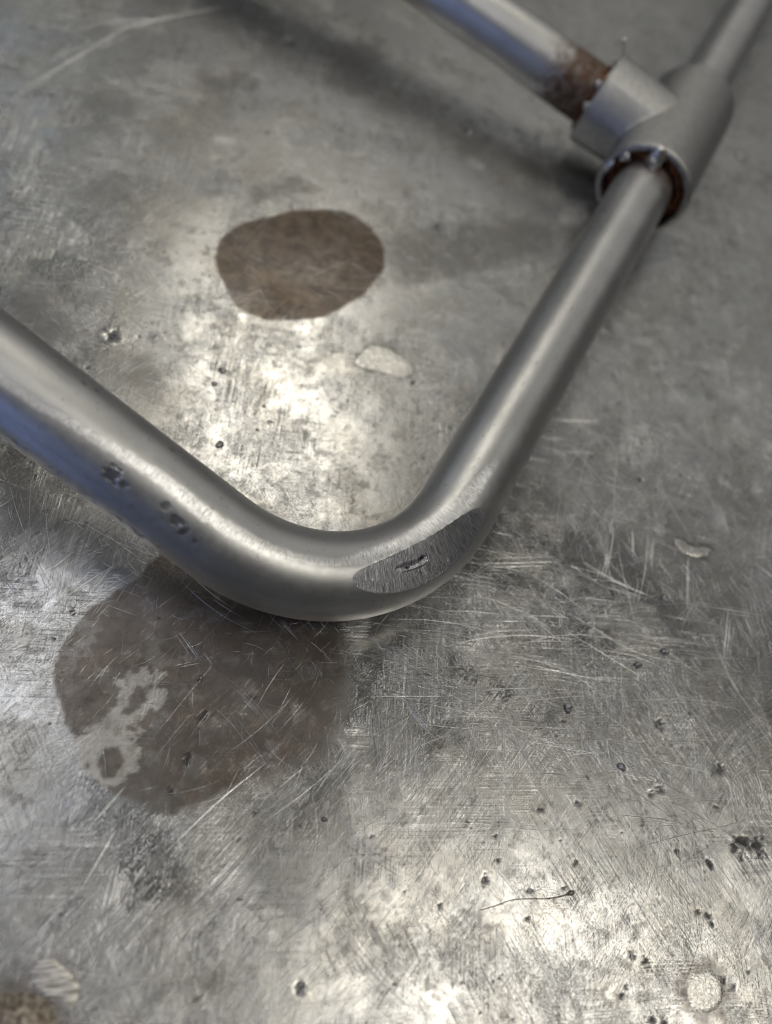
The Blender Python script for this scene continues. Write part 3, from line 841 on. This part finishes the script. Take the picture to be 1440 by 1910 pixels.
def tee_fitting():
    V1, F1 = turned([(-NEAR + 6, 14.0), (-NEAR + 0.4, 14.2), (-NEAR, 14.8), (-NEAR, 16.4), (-NEAR + 0.9, R_RUN), (FAR - 1.2, R_RUN), (FAR, R_RUN - 1.4), (FAR, 3)], TEE, U)
    V2, F2 = turned([(-2, R_BR - 1), (BRL - 1.0, R_BR), (BRL, R_BR - 0.9), (BRL, 13.8), (BRL - 0.4, 13.2), (BRL - 4, 13.0)], TEE, BD, shape=eight_sided, frame_axes=(UPZ, U))
    V = np.array(list(V1) + list(V2)); F = F1 + [tuple(i + len(V1) for i in f) for f in F2]
    o = mesh_object('tee_fitting', V, F, M_TEE)
    rm = o.modifiers.new('melt', 'REMESH'); rm.mode = 'VOXEL'; rm.voxel_size = 0.45 * MM
    sm = o.modifiers.new('soften', 'SMOOTH'); sm.factor = 0.5; sm.iterations = 11
    dg = bpy.context.evaluated_depsgraph_get()
    me = bpy.data.meshes.new_from_object(o.evaluated_get(dg))
    o.modifiers.clear()
    o.data = me
    me.name = 'tee_fitting'
    co = np.empty(len(me.vertices) * 3, np.float32); me.vertices.foreach_get('co', co); co = co.reshape(-1, 3) / MM
    rel = co - TEE
    s = rel @ U; b = rel @ BD
    rad = np.linalg.norm(rel - np.outer(s, U), axis=1); radb = np.linalg.norm(rel - np.outer(b, BD), axis=1)
    nz = fbm(co[:, 0] / 4, co[:, 1] / 4 + co[:, 2] / 5, 3)
    rust = np.maximum(sstep(15.6, 14.4, rad + 1.2 * nz) * (s < -NEAR + 8), sstep(14.6, 13.2, radb + 1.5 * nz) * (b > BRL - 6))
    a = me.attributes.new('rust', 'FLOAT', 'POINT'); a.data.foreach_set('value', rust.astype(np.float32))
    me.polygons.foreach_set('use_smooth', np.full(len(me.polygons), True))
    if not me.materials:
        me.materials.append(M_TEE)
    o.parent = frame
    return o


tee = tee_fitting()


def weld_ring(name, origin, axis, r_in, r_out, depth0, depth1, seed, material):
    """an uneven run of weld between the tube and the rim of the socket"""
    e1 = UPZ - (UPZ @ axis) * axis; e1 /= np.linalg.norm(e1); e2 = np.cross(axis, e1)
    na, nb = 160, 12
    V = []
    for k in range(na):
        a = 2 * math.pi * k / na
        lump = 0.5 + 0.5 * math.sin(a * 11 + seed + 1.5 * math.sin(a * 3))
        for j in range(nb):
            q = math.pi * j / (nb - 1)
            rr = r_in + (r_out - r_in) * (0.5 - 0.5 * math.cos(q))
            hh = depth0 + (depth1 - depth0) * math.sin(q) * (0.6 + 0.5 * lump) + 0.25 * math.sin(5 * a + j + seed)
            V.append(origin + hh * axis + rr * (math.cos(a) * e1 + math.sin(a) * e2))
    F = []
    for k in range(na):
        for j in range(nb - 1):
            F.append((k * nb + j, k * nb + j + 1, ((k + 1) % na) * nb + j + 1, ((k + 1) % na) * nb + j))
    return mesh_object(name, V, F, material, tee)


tag(weld_ring('weld_bead', TEE - NEAR * U, -U, 10.3, 14.6, -4.0, -0.9, 0.4, M_WELD), label='dark brown burnt weld in the socket of the tee')
tag(weld_ring('weld_bead', TEE + BRL * BD, BD, 10.3, 13.6, -1.0, 1.3, 2.1, M_WELD), label='rusty brown weld at the branch of the tee')


def blob(name, at, axis_up, size, material, seed):
    """a drop of solidified weld: a squashed, lumpy ball"""
    up = np.asarray(axis_up, float); up /= np.linalg.norm(up)
    e1 = np.cross(up, (0.31, 0.5, 0.8)); e1 /= np.linalg.norm(e1); e2 = np.cross(up, e1)
    nu, nv = 14, 22
    V = []
    for i in range(nu + 1):
        a = math.pi * i / nu
        for j in range(nv):
            b = 2 * math.pi * j / nv
            k = 1 + 0.13 * math.sin(2 * b + 3 * a + seed) + 0.09 * math.sin(3 * b - 2 * a + 2 * seed)
            V.append(np.asarray(at) + k * (size[0] * math.sin(a) * math.cos(b) * e1 + size[1] * math.sin(a) * math.sin(b) * e2 + size[2] * math.cos(a) * up))
    return mesh_object(name, V, grid_faces(nu + 1, nv, True), material, tee)


def rim(ang, rad, out=0.0):
    a = math.radians(ang)
    return TEE - (NEAR + out) * U + rad * (math.cos(a) * UPZ + math.sin(a) * BD)


tag(blob('weld_tack', rim(14, 13.8, -0.4), -U, (3.4, 3.8, 3.0), M_TACK, 0.5), label='shiny tack weld bridging tube and tee')
blob('weld_tack', rim(12, 11.2, 0.8), -U, (2.0, 2.8, 2.0), M_TACK, 2.5)
blob('weld_tack', rim(215, 13.4, -0.2), -U, (3.0, 2.4, 2.0), M_STUB, 1.5)
blob('weld_tack', rim(60, 13.6, -0.3), -U, (1.6, 2.0, 1.4), M_TACK, 3.5)
blob('weld_tack', rim(88, 14.8, -0.1), -U, (1.3, 2.6, 1.1), M_TACK, 4.5)
blob('weld_tack', TEE + (BRL + 0.6) * BD + 11.6 * (0.78 * UPZ - 0.62 * U), BD, (1.4, 1.5, 1.5), M_TACK, 5.5)
blob('weld_tack', TEE + (BRL + 0.2) * BD + 12.2 * (0.25 * UPZ - 0.97 * U), BD, (1.9, 1.6, 1.3), M_TACK, 6.5)
blob('weld_tack', TEE + (BRL + 0.6) * BD + 11.4 * (0.96 * UPZ + 0.2 * U), BD, (0.9, 1.2, 0.9), M_TACK, 7.5)


# a stub of filler wire with a melted tip standing on the branch's rim
def wire_stub():
    base = TEE + (BRL - 0.8) * BD + (R_BR - 0.6) * (0.86 * UPZ + 0.51 * U)
    tip = base + 5.6 * (0.78 * UPZ + 0.60 * BD + 0.18 * U)
    ax = tip - base; ln = np.linalg.norm(ax); ax /= ln
    prof = [(0, 0.42), (0.35 * ln, 0.34), (0.66 * ln, 0.34), (0.72 * ln, 0.75), (0.84 * ln, 1.05), (0.97 * ln, 0.85), (1.05 * ln, 0.3)]
    V, F = turned(prof, base, ax, 12)
    return mesh_object('wire_stub', V, F, M_TACK, tee)


wire_stub()
